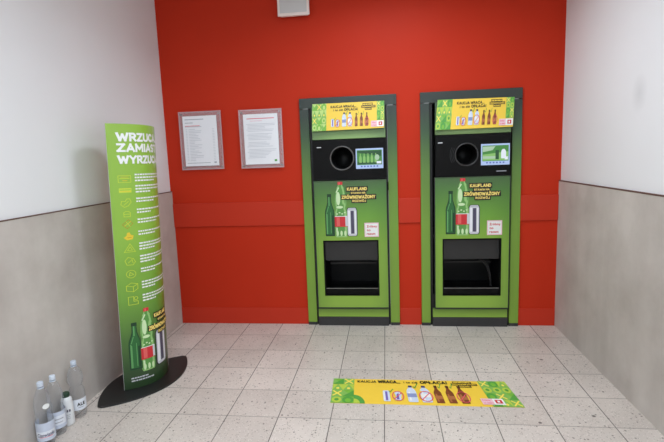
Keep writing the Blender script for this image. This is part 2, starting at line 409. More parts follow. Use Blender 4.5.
M['spk'] = mat('white_speaker_plastic', (244, 228, 220), .45, noise=.02)
M['grille'] = mat('grey_speaker_grille', (208, 206, 204), .6, noise=.06, nscale=300, bump=.4)
M['pet_clear'] = glassy('clear_bottle_plastic', (.955, .962, .972), .008, (230, 236, 244), 1.6, .07, .24)
M['cap'] = mat('pale_blue_cap', (204, 214, 228), .4, noise=.04)
M['cap_white'] = mat('blue_white_cap', (212, 222, 234), .4, noise=.04)
M['cap_green'] = mat('dark_green_cap', (30, 62, 44), .4, noise=.05)
M['milk'] = mat('milky_white_plastic', (226, 228, 230), .35, noise=.03)
M['label'] = mat('white_bottle_label', (226, 230, 238), .5, noise=.04)
M['label_b'] = mat('bluish_bottle_label', (198, 206, 222), .5, noise=.06, nscale=40)

# ------------------------------------------------------------------ the setting
XL, XR = -1.832, 1.397          # faces of the grey wainscot
XLW, XRW = -1.846, 1.411        # faces of the painted wall above
H = 2.95; YF = -6.2; WZ = 1.197
struct('floor', bx(XLW-.1, XRW+.1, YF-.1, .6, -.1, 0), M['floor'])
struct('ceiling', bx(XLW-.1, XRW+.1, YF-.1, .12, H, H+.1), M['ceil'])
MACH = (-.267, .708)
bm = bmesh.new()
xs = [XLW-.1]
for c in MACH: xs += [c-.335, c+.335]
xs.append(XRW+.1)
for a, b in ((0,1),(2,3),(4,5)): box(bm, xs[a], xs[b], 0, .1, 0, 1.9)
box(bm, xs[0], xs[-1], 0, .1, 1.9, H)
struct('wall_back', bm, M['wall_red'])
struct('wall_left', bx(XLW-.1, XLW, YF, 0, 0, H), M['wall'])
struct('wall_right', bx(XRW, XRW+.1, YF, 0, 0, H), M['wall'])
struct('wall_front_added', bx(XLW-.1, XRW+.1, YF-.1, YF, 0, H), M['wall'])  # unseen wall, added to close the open end and bounce light
# wainscot boards, the shadow line and groove along their top painted as dark strips
struct('trim_1', bx(XLW, XL, YF, -.0005, 0, WZ), M['conc'])
struct('trim_2', bx(XR, XRW, YF, -.0005, 0, WZ), M['conc'])
struct('trim_3', bx(XLW, XL+.002, YF, -.0005, WZ, WZ+.005), M['groove'])
struct('trim_4', bx(XR-.002, XRW, YF, -.0005, WZ, WZ+.007), M['groove'])
segs = [(XL, MACH[0]-.397), (MACH[0]+.397, MACH[1]-.394), (MACH[1]+.394, XR)]
for i, (a, b) in enumerate(segs):
    struct('trim_%d' % (5+i), bx(a+.001, b-.001, -.014, 0, .884, 1.092), M['red_trim'], bevel=.004)
for i, (a, b) in enumerate(segs):
    struct('baseboard_back' if i == 0 else 'baseboard_back.%03d' % i, bx(a+.001, b-.001, -.008, 0, 0, .147), M['red_trim'], bevel=.003)

# ------------------------------------------------------------------ printed artwork
BOTTLE = [(.92,0),(1,.02),(1,.55),(.92,.62),(.6,.72),(.4,.8),(.34,.93),(.44,.935),(.44,.985),(.36,1)]
PETS = [(.8,0),(.96,.03),(1,.1),(1,.46),(.86,.5),(.8,.53),(.9,.58),(.92,.64),(.84,.76),(.6,.88),(.34,.93),(.34,.99),(.28,1)]
BIGPET = [(.8,0),(1,.04),(1,.62),(.8,.76),(.4,.86),(.4,.88)]
CAN = [(.74,0),(.84,.012),(.98,.05),(1,.09),(1,.9),(.94,.94),(.8,.97),(.8,.99),(.74,1)]

def glass_bottle_print(pr, cu, v0, w, h, L=1):
    pr.outline(BOTTLE, cu, v0, w, h, M['bottle_green'], L)
    pr.outline([(a*.62, b*.97+.015) for a, b in BOTTLE], cu+w*.03, v0, w, h, M['bottle_mid'], L+1)
    pr.poly([(cu-w*.40, v0+.05*h), (cu-w*.24, v0+.05*h), (cu-w*.24, v0+.52*h), (cu-w*.38, v0+.56*h)], M['bottle_lit'], L+2)
    pr.rect(cu-w*.1, cu+w*.02, v0+.72*h, v0+.95*h, M['bottle_lit'], L+2)
    pr.rect(cu+w*.22, cu+w*.38, v0+.05*h, v0+.5*h, M['bottle_deep'], L+2)
    pr.rect(cu-w*.44, cu+w*.44, v0+.01*h, v0+.04*h, M['bottle_deep'], L+2)
    for sgn in (-1, 1): pr.line([(cu+sgn*w*a*.47, v0+b*h) for a, b in BOTTLE[1:7]], w*.07, M['bottle_deep'], L+3)
    pr.line([(cu+w*.1, v0+.08*h), (cu+w*.1, v0+.56*h)], w*.06, M['bottle_lit'], L+3); pr.line([(cu-w*.3, v0+.57*h), (cu-w*.12, v0+.70*h)], w*.08, M['bottle_lit'], L+3)
    pr.rect(cu-w*.22, cu+w*.22, v0+.93*h, v0+h, M['bottle_deep'], L+3)

def pet_bottle_print(pr, cu, v0, w, h, L=1):
    pr.outline(PETS, cu, v0, w, h, M['pet'], L)
    pr.outline([(a*.58, b*.95+.02) for a, b in PETS], cu-w*.02, v0, w, h, M['pet_deep'], L+1)
    pr.ell(cu-w*.18, v0+.7*h, w*.16, h*.12, M['pet_lit'], L+2)
    pr.ell(cu+w*.2, v0+.69*h, w*.1, h*.1, M['pet'], L+2)
    pr.ell(cu-w*.08, v0+.545*h, w*.26, h*.025, M['pet_lit'], L+2)
    pr.rect(cu-w*.5, cu+w*.5, v0+.19*h, v0+.385*h, M['red'], L+3)
    pr.rect(cu-w*.36, cu-w*.1, v0+.205*h, v0+.37*h, M['red_lit'], L+4)
    pr.rect(cu+w*.33, cu+w*.5, v0+.2*h, v0+.375*h, M['silver'], L+4)
    pr.rect(cu-w*.48, cu+w*.48, v0+.375*h, v0+.386*h, M['white'], L+5)
    for k in range(4): pr.ell(cu+w*(-.3+.2*k), v0+(.425+.022*(k % 2))*h, w*.07, h*.012, M['pet_lit'], L+4)
    pr.line([(cu-w*.3, v0+.82*h), (cu-w*.12, v0+.89*h)], w*.09, M['pet_lit'], L+4); pr.line([(cu+w*.34, v0+.62*h), (cu+w*.34, v0+.74*h)], w*.06, M['pet_deep'], L+4)
    for sgn in (-1, 1): pr.line([(cu+sgn*w*a*.46, v0+b*h) for a, b in PETS[1:10]], w*.05, M['pet_deep'], L+2)
    for k in range(3): pr.ell(cu+(k-1)*w*.3, v0+.07*h, w*.09, h*.05, M['pet_lit'], L+2)
    pr.rect(cu-w*.4, cu-w*.28, v0+.1*h, v0+.17*h, M['pet_lit'], L+3)
    pr.rect(cu-w*.19, cu+w*.19, v0+.945*h, v0+1.0*h, M['red'], L+3)
    pr.rect(cu-w*.12, cu+w*.0, v0+.95*h, v0+.99*h, M['red_lit'], L+4)

def can_print(pr, cu, v0, w, h, L=1):
    pr.outline([(a*1.14, b*1.03-.015) for a, b in CAN], cu, v0, w, h, M['black'], L)
    pr.outline(CAN, cu, v0, w, h, M['silver'], L+.5)
    pr.rect(cu-w*.42, cu-w*.2, v0+.08*h, v0+.91*h, M['silver_lit'], L+1)
    pr.rect(cu-w*.14, cu+w*.2, v0+.08*h, v0+.9*h, M['silver_deep'], L+1)
    pr.rect(cu+w*.3, cu+w*.4, v0+.08*h, v0+.9*h, M['silver_lit'], L+1)
    pr.rect(cu-w*.38, cu+w*.38, v0+.955*h, v0+.975*h, M['grey'], L+2)

def slogan_rows(pr, rows, pad, L=3):
    for body, u0, u1, v0, v1 in rows:
        pr.rect(u0-pad, u1+pad, v0-pad, v1+pad, M['black'], L)
        pr.block(body, u0, u1, v0, v1, M['slogan'], L+1, .22)

def pattern_block(pr, u0, v0, w, h, flip=False, tone=0):
    """folk-style blocks of leaves, discs and triangles in greens and yellow"""
    T = [{}, dict(dark_green='mid_green', green='leaf', mid_green='pale_green', lime='pale_green'), dict(dark_green='green', green='leaf', mid_green='mid_green', lime='lime')][tone]
    I = lambda n: M[T.get(n, n)]
    pr.rect(u0, u0+w, v0, v0+h, I('mid_green'), 1)
    nc = 3 if w > h*.5 else 2; g = 4; cw, ch = w/nc, h/g
    for i in range(nc):
        for j in range(g):
            a, b = u0+i*cw, v0+j*ch; cx, cy = a+cw/2, b+ch/2; k = (i*3+j*2+i*j+(1 if flip else 0)) % 5
            if k == 0:
                pr.rect(a, a+cw, b, b+ch, I('green'), 2); pr.ell(cx, cy, cw*.42, ch*.42, I('lime'), 3); pr.ell(cx, cy, cw*.2, ch*.2, I('dark_green'), 4)
            elif k == 1:
                pr.poly([(a, b), (a+cw, b), (a+cw, b+ch)], I('dark_green'), 2); pr.poly([(a, b), (a, b+ch), (cx, cy)], I('green'), 3)
            elif k == 2:
                pr.rect(a, a+cw, b, b+ch, I('green'), 2)
                for d in (1, -1): pr.line([(cx-cw*.34, cy-d*ch*.34), (cx+cw*.34, cy+d*ch*.34)], cw*.16, I('pale_yellow'), 3)
            elif k == 3:
                pr.ell(cx, cy, cw*.5, ch*.5, I('dark_green'), 2); pr.ell(cx, cy-ch*.1, cw*.26, ch*.3, I('mid_green'), 3)
            else:
                pr.rect(a, a+cw, b, b+ch, I('lime'), 2); pr.poly([(a, b), (cx, b+ch), (a+cw, b)], I('green'), 3); pr.ell(cx, b+ch*.3, cw*.15, ch*.15, I('pale_yellow'), 4)

def small_bottle(pr, u, v0, w, h, colour, lit, deep, L=3):
    pr.outline(BOTTLE, u, v0, w, h, colour, L)
    pr.rect(u-w*.34, u-w*.12, v0+.06*h, v0+.5*h, lit, L+1)
    pr.rect(u-w*.46, u+w*.46, v0+.2*h, v0+.4*h, lit, L+1)
    pr.rect(u-w*.2, u+w*.2, v0+.86*h, v0+h, deep, L+1)

def artwork(P, w, h, parent, lay, cut=0.):
    """yellow deposit-return artwork; (0,0) is its lower left corner"""
    pr = Print(P); pattern_block(pr, 0, 0, lay['left']*w, h, tone=lay['tone'])
    if lay.get('arch'):
        a = lay['arch']*w; pr.ell((lay['left'])*w, 0, a, h*.32, M['green'], 2, 16, 0, math.pi/2); pr.ell((lay['left'])*w, 0, a*.55, h*.17, M['lime'], 3, 16, 0, math.pi/2)
    pr.build('pattern_print', parent)
    r0, r1 = lay['right']; pr2 = Print(P); pattern_block(pr2, r0*w, lay.get('rv', 0)*h, (1-r0)*w, h*(1-lay.get('rv', 0)), True, 2); pr2.build('pattern_print', parent)
    for body, u0, u1, v0, v1, b in lay['head']: (Print(P).block(body, u0*w, u1*w, v0*h, v1*h, M['black'], 3, .17+b) if body.isupper() else Print(P).text(body, u0*w, u1*w, v0*h, v1*h, M['black'], 3, bold=b)).build('headline_print', parent)
    pr = Print(P); u0, u1, v0, v1 = lay['tab']; dv = (v1-v0)/3.2
    for k, (body, a, b) in enumerate((('KAUFLAND STAWIA NA', .1, .8), ('ZRÓWNOWAŻONY', 0, 1), ('ROZWÓJ', .28, .72))):
        vv = v1-dv*(k+.85); aa, bb = (u0+(u1-u0)*a)*w, (u0+(u1-u0)*b)*w
        pr.rect(aa-.006*w, bb+.006*w, vv*h-dv*h*.2, (vv+dv*.72)*h+dv*h*.12, M['black'], 2)
        pr.block(body, aa, bb, vv*h, (vv+dv*.6)*h, M['yellow'], 3, .2)
    pr.build('slogan_print', parent)
    for kind, a, b, v0, v1, crossed in lay['items']:
        pr = Print(P); u = (a+b)/2*w; ww = (b-a)*w; hh = (v1-v0)*h; z = v0*h
        if kind == 'can':
            if crossed:
                pr.poly([(u-ww*.42, z), (u+ww*.36, z), (u+ww*.3, z+hh*.3), (u+ww*.44, z+hh*.6), (u+ww*.2, z+hh), (u-ww*.38, z+hh*.85), (u-ww*.25, z+hh*.45)], M['ice'], 3)
                pr.poly([(u-ww*.2, z+hh*.1), (u+ww*.1, z+hh*.1), (u+ww*.1, z+hh*.8), (u-ww*.16, z+hh*.6)], M['violet'], 4)
            else:
                pr.outline(CAN, u, z, ww*.8, hh, M['ice'], 3); pr.rect(u-ww*.12, u+ww*.14, z+hh*.08, z+hh*.9, M['violet'], 4); pr.rect(u-ww*.36, u-ww*.2, z+hh*.1, z+hh*.9, M['white'], 4)
        elif kind == 'pet':
            pr.outline(BIGPET, u, z, ww, hh, M['ice'], 3); pr.rect(u-ww*.2, u+ww*.2, z+hh*.88, z+hh, M['navy'], 4)
            pr.rect(u-ww*.32, u-ww*.14, z+hh*.08, z+hh*.6, M['white'], 4); pr.rect(u-ww*.48, u+ww*.48, z+hh*.28, z+hh*.5, M['ice_deep'] if not crossed else M['white'], 5)
            if crossed: pr.poly([(u-ww*.5, z+hh*.55), (u-ww*.2, z+hh*.62), (u-ww*.5, z+hh*.7)], M['yellow'], 6)
        else:
            small_bottle(pr, u, z, ww, hh, M['brown'], M['brown_lit'], M['brown_deep'])
        if crossed:
            rv = hh*(.31 if kind != 'can' else .52); ru = ww*(.70 if kind != 'glass' else .85)
            cy = z+hh*(.34 if kind != 'can' else .46)
            pr.ring(u, cy, ru, rv, min(ru, rv)*.16, M['rose'], 7)
            pr.line([(u-ru*.62, cy-rv*.62), (u+ru*.62, cy+rv*.62)], min(ru, rv)*.15, M['rose'], 7)
        else:
            pr.line([(u+ww*.35, z+hh*.93), (u+ww*.5, z+hh*.85), (u+ww*.85, z+hh*1.12)], ww*.1, M['green'], 6)
        pr.build(kind.replace('pet', 'plastic_bottle').replace('glass', 'glass_bottle')+'_print', parent)
    pr = Print(P); u0, u1, u2, v0, v1 = [q for q in lay['tags']]
    pr.rect(u0*w, u1*w, v0*h, v1*h, M['pink'], 5)
    for k, (body, f) in enumerate((('Zróbmy', .8), ('to razem', .9))):
        vv = v1-(v1-v0)*(.42+.42*k); pr.text(body, (u0+.1*(u1-u0))*w, (u0+f*(u1-u0))*w, vv*h, (vv+(v1-v0)*.26)*h, M['rose'], 6, bold=.01)
    pr.rect(u1*w, u2*w, v0*h, v1*h, M['white'], 5)
    cu, cv = (u1+u2)/2*w, (v0+v1)/2*h; q = (v1-v0)*h*.3; qa = q*lay['asp']
    pr.rect(cu-qa, cu+qa, cv-q, cv+q, M['red'], 6); pr.rect(cu-qa*.4, cu+qa*.3, cv-q*.5, cv+q*.5, M['white'], 7)
    pr.build('emblem_print', parent)

LAY_WALL = dict(tone=1, left=.2, right=(.9, 1), rv=.30, asp=1.,
    head=[('KAUCJA WRACA...', .26, .615, .82, .91, .02), ('i to się', .30, .43, .70, .785, .02), ('OPŁACA!', .45, .64, .70, .795, .02)], tab=(.69, .875, .68, .95),
    items=[('can', .262, .312, .13, .42, 0), ('can', .33, .385, .13, .40, 1), ('pet', .42, .477, .12, .64, 0), ('pet', .50, .558, .12, .64, 1),
           ('glass', .598, .636, .11, .60, 0), ('glass', .668, .708, .11, .60, 0), ('glass', .742, .782, .11, .60, 1)], tags=(.82, .905, .995, .06, .28))
LAY_FLOOR = dict(tone=2, left=.125, right=(.845, 1), rv=0., arch=.06, asp=1.,
    head=[('KAUCJA', .145, .255, .84, .93, .02), ('WRACA...', .265, .395, .83, .95, .045), ('i to się', .415, .495, .84, .92, .02), ('OPŁACA!', .51, .665, .83, .95, .045)], tab=(.69, .825, .70, .96),
    items=[('can', 0.282, 0.328, .10, .52, 0), ('can', 0.344, 0.391, .14, .50, 1), ('pet', 0.419, 0.471, .09, .74, 0), ('pet', 0.492, 0.546, .09, .74, 1),
           ('glass', 0.567, 0.608, .08, .76, 0), ('glass', 0.632, 0.673, .08, .76, 0), ('glass', 0.697, 0.738, .08, .76, 1)], tags=(.80, .86, .915, .06, .28))

# ------------------------------------------------------------------ the two return machines
def machine(cx, label, hw, o):
    t = thing('reverse_vending_machine', (cx, 0, 0), label, 'recycling machine', 'bottle return machines in the red wall')
    # cabinet standing behind the wall line, open to the front
    bm = bmesh.new()
    X0, X1 = -.318, .318
    box(bm, X0, X0+.02, -.004, .45, 0, 1.86); box(bm, X1-.02, X1, -.004, .45, 0, 1.86)
    box(bm, X0+.02, X1-.02, .43, .45, 0, 1.86); box(bm, X0+.02, X1-.02, -.004, .43, 1.84, 1.86)
    box(bm, X0+.02, X1-.02, -.004, .43, 0, .27); box(bm, X0+.02, X1-.02, -.004, .43, .757, .777)
    obj('cabinet', bm, M['inside'], t)
    # printed surround
    bm = bmesh.new()
    box(bm, -hw, -.320, -.025, 0, .026, 1.846); box(bm, .320, hw, -.025, 0, .026, 1.846); box(bm, -hw, hw, -.025, 0, 1.849, 1.932)
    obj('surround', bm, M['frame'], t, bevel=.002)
    for s in (-1, 1):
        a, b = sorted((s*.322, s*(hw-.03)))
        obj('seam_strip', bx(a, b, -.0256, -.0251, 1.8455, 1.8495), M['steel'], t)
        a, b = sorted((s*.320, s*hw))
        obj('foot', bx(a, b, -.024, 0, 0, .025), M['plinth'], t, 'charcoal foot')
    # head panel, control panel, door
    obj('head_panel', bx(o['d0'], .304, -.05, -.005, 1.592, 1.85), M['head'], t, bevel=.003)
    hx, hz, hr = o['hole']
    cp = obj('control_panel', plate_with_hole(o['d0'], .304, 1.258, 1.588, hx, hz, hr, -.058, -.01), M['abs'], t)
    bm = bmesh.new(); box(bm, o['d0'], .304, -.0575, -.01, 1.583, 1.5885); obj('upper_lip', bm, M['abs'], cp)
    bm = lathe_y(bmesh.new(), [(hr, -.0585), (hr+.001, -.065), (hr+.006, -.067), (hr+.010, -.064), (hr+.011, -.0585)], hx, hz)
    obj('inlet_ring', bm, M['ring_light'] if o['lit_ring'] else M['ring_dark'], cp, smooth=True)
    bm = lathe_y(bmesh.new(), [(hr, -.0585), (hr-.004, .02), (hr-.006, .14), (hr-.006, .2)], hx, hz, ends=(False, True))
    obj('inlet_tunnel', bm, M['inside'], cp, smooth=True)
    Pc = lambda u, v, d: (u, -.058-d, v)
    Print(Pc).rect(-.258, -.222, 1.527, 1.533, M['silver_lit'], 1).build('status_light', cp, 'small white status light')
    if not o['lit_ring']:
        pr = Print(Pc)
        for k, a in enumerate((.62, .66, .7)):
            r = hr+.022+.012*k
            pr.line([(hx+r*math.cos(math.pi+q), hz+r*math.sin(math.pi+q)) for q in (-.5, -.3, -.1, .1, .3, .5)], .0025, M['plinth'], 1)
        pr.build('arrow_print', cp)
        Print(Pc).rect(.195, .27, 1.290, 1.296, M['grey'], 1).build('maker_print', cp)
    # screen
    sx0, sx1, sz0, sz1 = o['screen']
    scn = obj('screen', bx(sx0, sx1, -.0625, -.0582, sz0, sz1), M['scr_frame'], cp, 'lit touch screen with a green picture', bevel=.0015)
    scn.parent = cp
    Ps = lambda u, v, d: (sx0+u*(sx1-sx0), -.0625-d, sz0+v*(sz1-sz0))
    pr = Print(Ps)
    pr.rect(.045, .955, .19, .92, M['s_green'], 1)
    if o['lit_ring']:
        pr.rect(.06, .94, .22, .34, M['s_dark'], 2); pr.poly([(.06,.8),(.06,.88),(.94,.88),(.94,.6)], M['s_dark'], 2)
        for k in range(5):
            u = .17+.14*k; pr.outline(BOTTLE, u, .3, .09, .45, M['s_lit'], 3)
        pr.ell(.78, .55, .08, .14, M['s_pale'], 3)
        pr.rect(.76, .93, .24, .36, M['s_white'], 4)
    else:
        pr.poly([(.06,.5),(.94,.62),(.94,.22),(.06,.22)], M['s_lit'], 2); pr.poly([(.06,.62),(.06,.88),(.5,.88),(.4,.7)], M['s_pale'], 2)
        pr.rect(.06, .62, .3, .42, M['s_pale'], 3); pr.rect(.5, .62, .26, .7, M['s_dark'], 3)
        pr.outline(BIGPET, .78, .3, .17, .5, M['s_white'], 4); pr.rect(.82, .93, .24, .38, M['s_white'], 5)
    for k in range(6): pr.rect(.18+.115*k, .24+.115*k, .08, .15, M['s_blue'], 1)
    # pictures and dots belong to the screen: they are painted on the panel as one sub-part
    pr.build('screen_picture', cp, base=.0008)
    # lower door with the collection opening
    ox0, ox1, oz0, oz1 = -.230+o['dx'], .236+o['dx'], .272, .752
    bm = bmesh.new()
    D0, D1 = o['d0']-.002, .302
    box(bm, D0, ox0, -.05, -.006, .168, 1.255); box(bm, ox1, D1, -.05, -.006, .168, 1.255)
    box(bm, ox0, ox1, -.05, -.006, .168, oz0); box(bm, ox0, ox1, -.05, -.006, oz1, 1.255)
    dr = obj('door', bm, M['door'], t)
    bm = bmesh.new()
    box(bm, D0-.006, D0-.0005, -.052, -.01, .160, 1.255); box(bm, D1+.0005, D1+.006, -.052, -.01, .160, 1.255); box(bm, D0, D1, -.052, -.01, .158, .1675)
    obj('door_edging', bm, M['gap'], dr)
    bm = bmesh.new()
    e = .010
    box(bm, ox0, ox0+e, -.0535, .3, oz0, oz1); box(bm, ox1-e, ox1, -.0535, .3, oz0, oz1)
    box(bm, ox0+e, ox1-e, -.0535, .3, oz1-e, oz1); box(bm, ox0+e, ox1-e, -.0535, .3, oz0, oz0+.006)
    obj('opening_liner', bm, M['abs'], dr)
    bm = bmesh.new()
    box(bm, ox0+e+.001, ox1-e-.001, -.02, -.008, .575, oz1-e-.001)
    fl = obj('flap', bm, M['flap'], t, 'dark grey flap')
    fl.rotation_euler = (0, 0, 0)
    bm = bmesh.new()
    box(bm, ox0+e+.001, ox1-e-.001, -.040, -.030, oz0+.0065, oz0+.058); obj('front_lip', bm, M['abs'], t, bevel=.001)
    obj('lip_rail', bx(ox0+.012, ox1-.012, -.0415, -.029, oz0+.0585, oz0+.0625), M['steel'], t)
    bm = bmesh.new(); box(bm, ox0+.03, ox1-.03, .16, .18, .50, .515); obj('inner_bar', bm, M['plinth'], t)
    if not o['lit_ring']:
        bm = bmesh.new()
        n = 14; pts = [(.10+.09*math.sin(k/n*1.6), .54-.0*k-.22*(1-math.cos(k/n*1.6))) for k in range(n+1)]
        for (a, b), (c, d) in zip(pts, pts[1:]):
            box(bm, min(a, c), max(a, c)+.012, .10, .12, min(b, d)-.002, max(b, d)+.002)
        obj('inner_guide', bm, M['flap'], t)
    obj('kick_panel', bx(-.302, .302, -.036, -.005, .079, .150), M['kick'], t, bevel=.002)
    obj('plinth', bx(-.304, .304, -.040, -.005, 0, .077), M['plinth'], t, bevel=.003)
    if o['lit_ring']:
        bm = bmesh.new(); box(bm, D1+.0065, D1+.018, -.062, -.02, 1.165, 1.235); obj('lock', bm, M['abs'], t, 'small black lock', bevel=.004)
    # printed pictures on the door
    Pd = lambda u, v, d: (u+o['dx'], -.05-d, v)
    pr = Print(Pd); glass_bottle_print(pr, -.165, .79, .078, .355); pr.build('glass_bottle_print', dr)
    pr = Print(Pd); pet_bottle_print(pr, -.071, .78, .107, .465); pr.build('plastic_bottle_print', dr)
    pr = Print(Pd); can_print(pr, .021, .79, .078, .235); pr.build('can_print', dr)
    pr = Print(Pd)
    slogan_rows(pr, [('KAUFLAND', -.014, .150, 1.170, 1.196), ('STAWIA NA', .018, .138, 1.142, 1.158), ('ZRÓWNOWAŻONY', -.060, .218, 1.102, 1.130), ('ROZWÓJ', .028, .140, 1.074, 1.093)], .008, 8)
    pr.build('slogan_print', dr)
    s0, s1, t0, t1 = .122, .240, .779, .898
    pr = Print(Pd); pr.rect(s0, s1, t0, t1, M['pink'], 1); pr.rect(s0+.008, s1-.008, t0+.008, t1-.008, M['white'], 2)
    for k, (body, f) in enumerate((('Zróbmy', .8), ('to', .3), ('razem', .66))):
        pr.text(body, s0+.018, s0+.018+(s1-s0)*f*.92, t1-.040-.031*k, t1-.020-.031*k, M['red'], 3, bold=.03)
    pr.build('sticker', dr, 'small white sticker with red words')
    # banner plate, its lower edge standing a little off the machine
    q = o['banner']; w, h = .59, .22
    def Pb(u, v, d):
        a, b = u/w, v/h
        x = (q[0][0]*(1-a)+q[1][0]*a)*(1-b) + (q[3][0]*(1-a)+q[2][0]*a)*b
        z = (q[0][1]*(1-a)+q[1][1]*a)*(1-b) + (q[3][1]*(1-a)+q[2][1]*a)*b
        return (x, -.082+.024*b-d, z)
    bm = bmesh.new()
    f = [bm.verts.new(Pb(u, v, 0)) for u, v in ((0,0),(w,0),(w,h),(0,h))]; g = [bm.verts.new(Pb(u, v, -.006)) for u, v in ((0,0),(w,0),(w,h),(0,h))]
    bm.faces.new(f); bm.faces.new(g[::-1])
    for k in range(4): bm.faces.new((f[k], g[k], g[(k+1) % 4], f[(k+1) % 4]))
    bn = obj('banner', bm, M['yellow'], t, 'yellow banner with bottle pictures')
    artwork(Pb, w, h, bn, dict(LAY_WALL, tone=1 if o['lit_ring'] else 2))
    return t

machine(MACH[0], 'green bottle return machine nearest the framed notices, light grey ring round its hole', .396,
        dict(d0=-.294, hole=(-.053, 1.437, .090), lit_ring=True, screen=(.060, .282, 1.346, 1.509), dx=-.007, banner=[(-.288, 1.661), (.294, 1.667), (.299, 1.879), (-.281, 1.879)]))
machine(MACH[1], 'green bottle return machine nearest the right wall, dark ring round its hole', .393,
        dict(d0=-.278, hole=(-.036, 1.431, .082), lit_ring=False, screen=(.075, .294, 1.342, 1.508), dx=.007, banner=[(-.283, 1.630), (.308, 1.633), (.323, 1.858), (-.258, 1.864)]))

# ------------------------------------------------------------------ floor sticker
fs = thing('floor_sticker', (-.322, -1.300, 0), 'long yellow and green sticker lying flat on the floor tiles', 'floor sticker', rz=math.radians(.3))
FW, FH = 1.116, .300
Pf = lambda u, v, d: (u + (-.010*(1-u/FW) - .040*u/FW)*v/FH, v, .0012+d)
bm = bmesh.new()
f = [bm.verts.new(Pf(u, v, 0)) for u, v in ((0,0),(FW,0),(FW,FH),(0,FH))]; g = [bm.verts.new((a.co.x, a.co.y, .0002)) for a in f]
bm.faces.new(f); bm.faces.new(g[::-1])
for k in range(4): bm.faces.new((f[k], g[k], g[(k+1) % 4], f[(k+1) % 4]))
sh = obj('sheet', bm, M['yellow'], fs)
artwork(Pf, FW, FH, sh, LAY_FLOOR)

# ------------------------------------------------------------------ bowed totem sign
ang = math.atan2(.957, .29)
tot = thing('totem_sign', (-1.601, -1.061, 0), 'tall curved green totem sign on a black floor plate', 'sign', rz=ang)
HALF, BUL, TH = .195, .096, 1.695
arc = lambda a: BUL*(1-(a/HALF)**2)
bm = bmesh.new()
n = 40
fr = [(-HALF+2*HALF*k/n) for k in range(n+1)]
lo = [bm.verts.new((a, -arc(a), .012)) for a in fr]; hi = [bm.verts.new((a, -arc(a), TH)) for a in fr]
bl = [bm.verts.new((a, arc(a), .012)) for a in fr[1:-1]]; bh = [bm.verts.new((a, arc(a), TH)) for a in fr[1:-1]]
for k in range(n): bm.faces.new((lo[k], lo[k+1], hi[k+1], hi[k])).material_index = 0
L2, H2 = [lo[0]]+bl+[lo[-1]], [hi[0]]+bh+[hi[-1]]
for k in range(n): bm.faces.new((L2[k+1], L2[k], H2[k], H2[k+1])).material_index = 0
bm.faces.new(lo+bl[::-1]).material_index = 1; bm.faces.new(hi+bh[::-1]).material_index = 1
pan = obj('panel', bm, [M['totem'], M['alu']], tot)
pan.rotation_euler = (.0175, .0195, 0)
for s in (-1, 1):
    obj('edge_profile', bx(s*(HALF+.0004)-.0010, s*(HALF+.0004)+.0010, -.0004, .0016, .012, TH), M['alu'], pan, 'pale metal edge')
bm = bmesh.new()
BL, BW = .382, .203
pts = []
for k in range(33):
    a = -BL*.985+2*BL*.985*k/32; pts.append((a, -BW*(1-(a/BL)**2)**.92-.006))
for k in range(33):
    a = BL*.985-2*BL*.985*k/32; pts.append((a, BW*(1-(a/BL)**2)**.92+.006))
pts = [(x-.010, y) for x, y in pts]
a = [bm.verts.new((x, y, 0)) for x, y in pts]; b = [bm.verts.new((x, y, .011)) for x, y in pts]
bm.faces.new(a[::-1]); bm.faces.new(b)
for k in range(len(pts)): bm.faces.new((a[k], a[(k+1) % len(a)], b[(k+1) % len(a)], b[k]))
obj('base_plate', bm, M['base_black'], tot, 'black pointed oval plate', bevel=.002)
Pt = lambda u, v, d: (u, -(arc(u)+d) if abs(u) < HALF else -d, v)
CUT = .012
pr = Print(Pt)
pr.block('WRZUCAJ', -.155, .172, 1.590, 1.643, M['white'], 1, .24)
pr.block('ZAMIAST', -.155, .150, 1.526, 1.578, M['white'], 1, .24)
pr.block('WYRZUCAJ', -.155, .185, 1.455, 1.506, M['white'], 1, .24)
pr.build('headline', pan, cut=CUT, base=.0009)
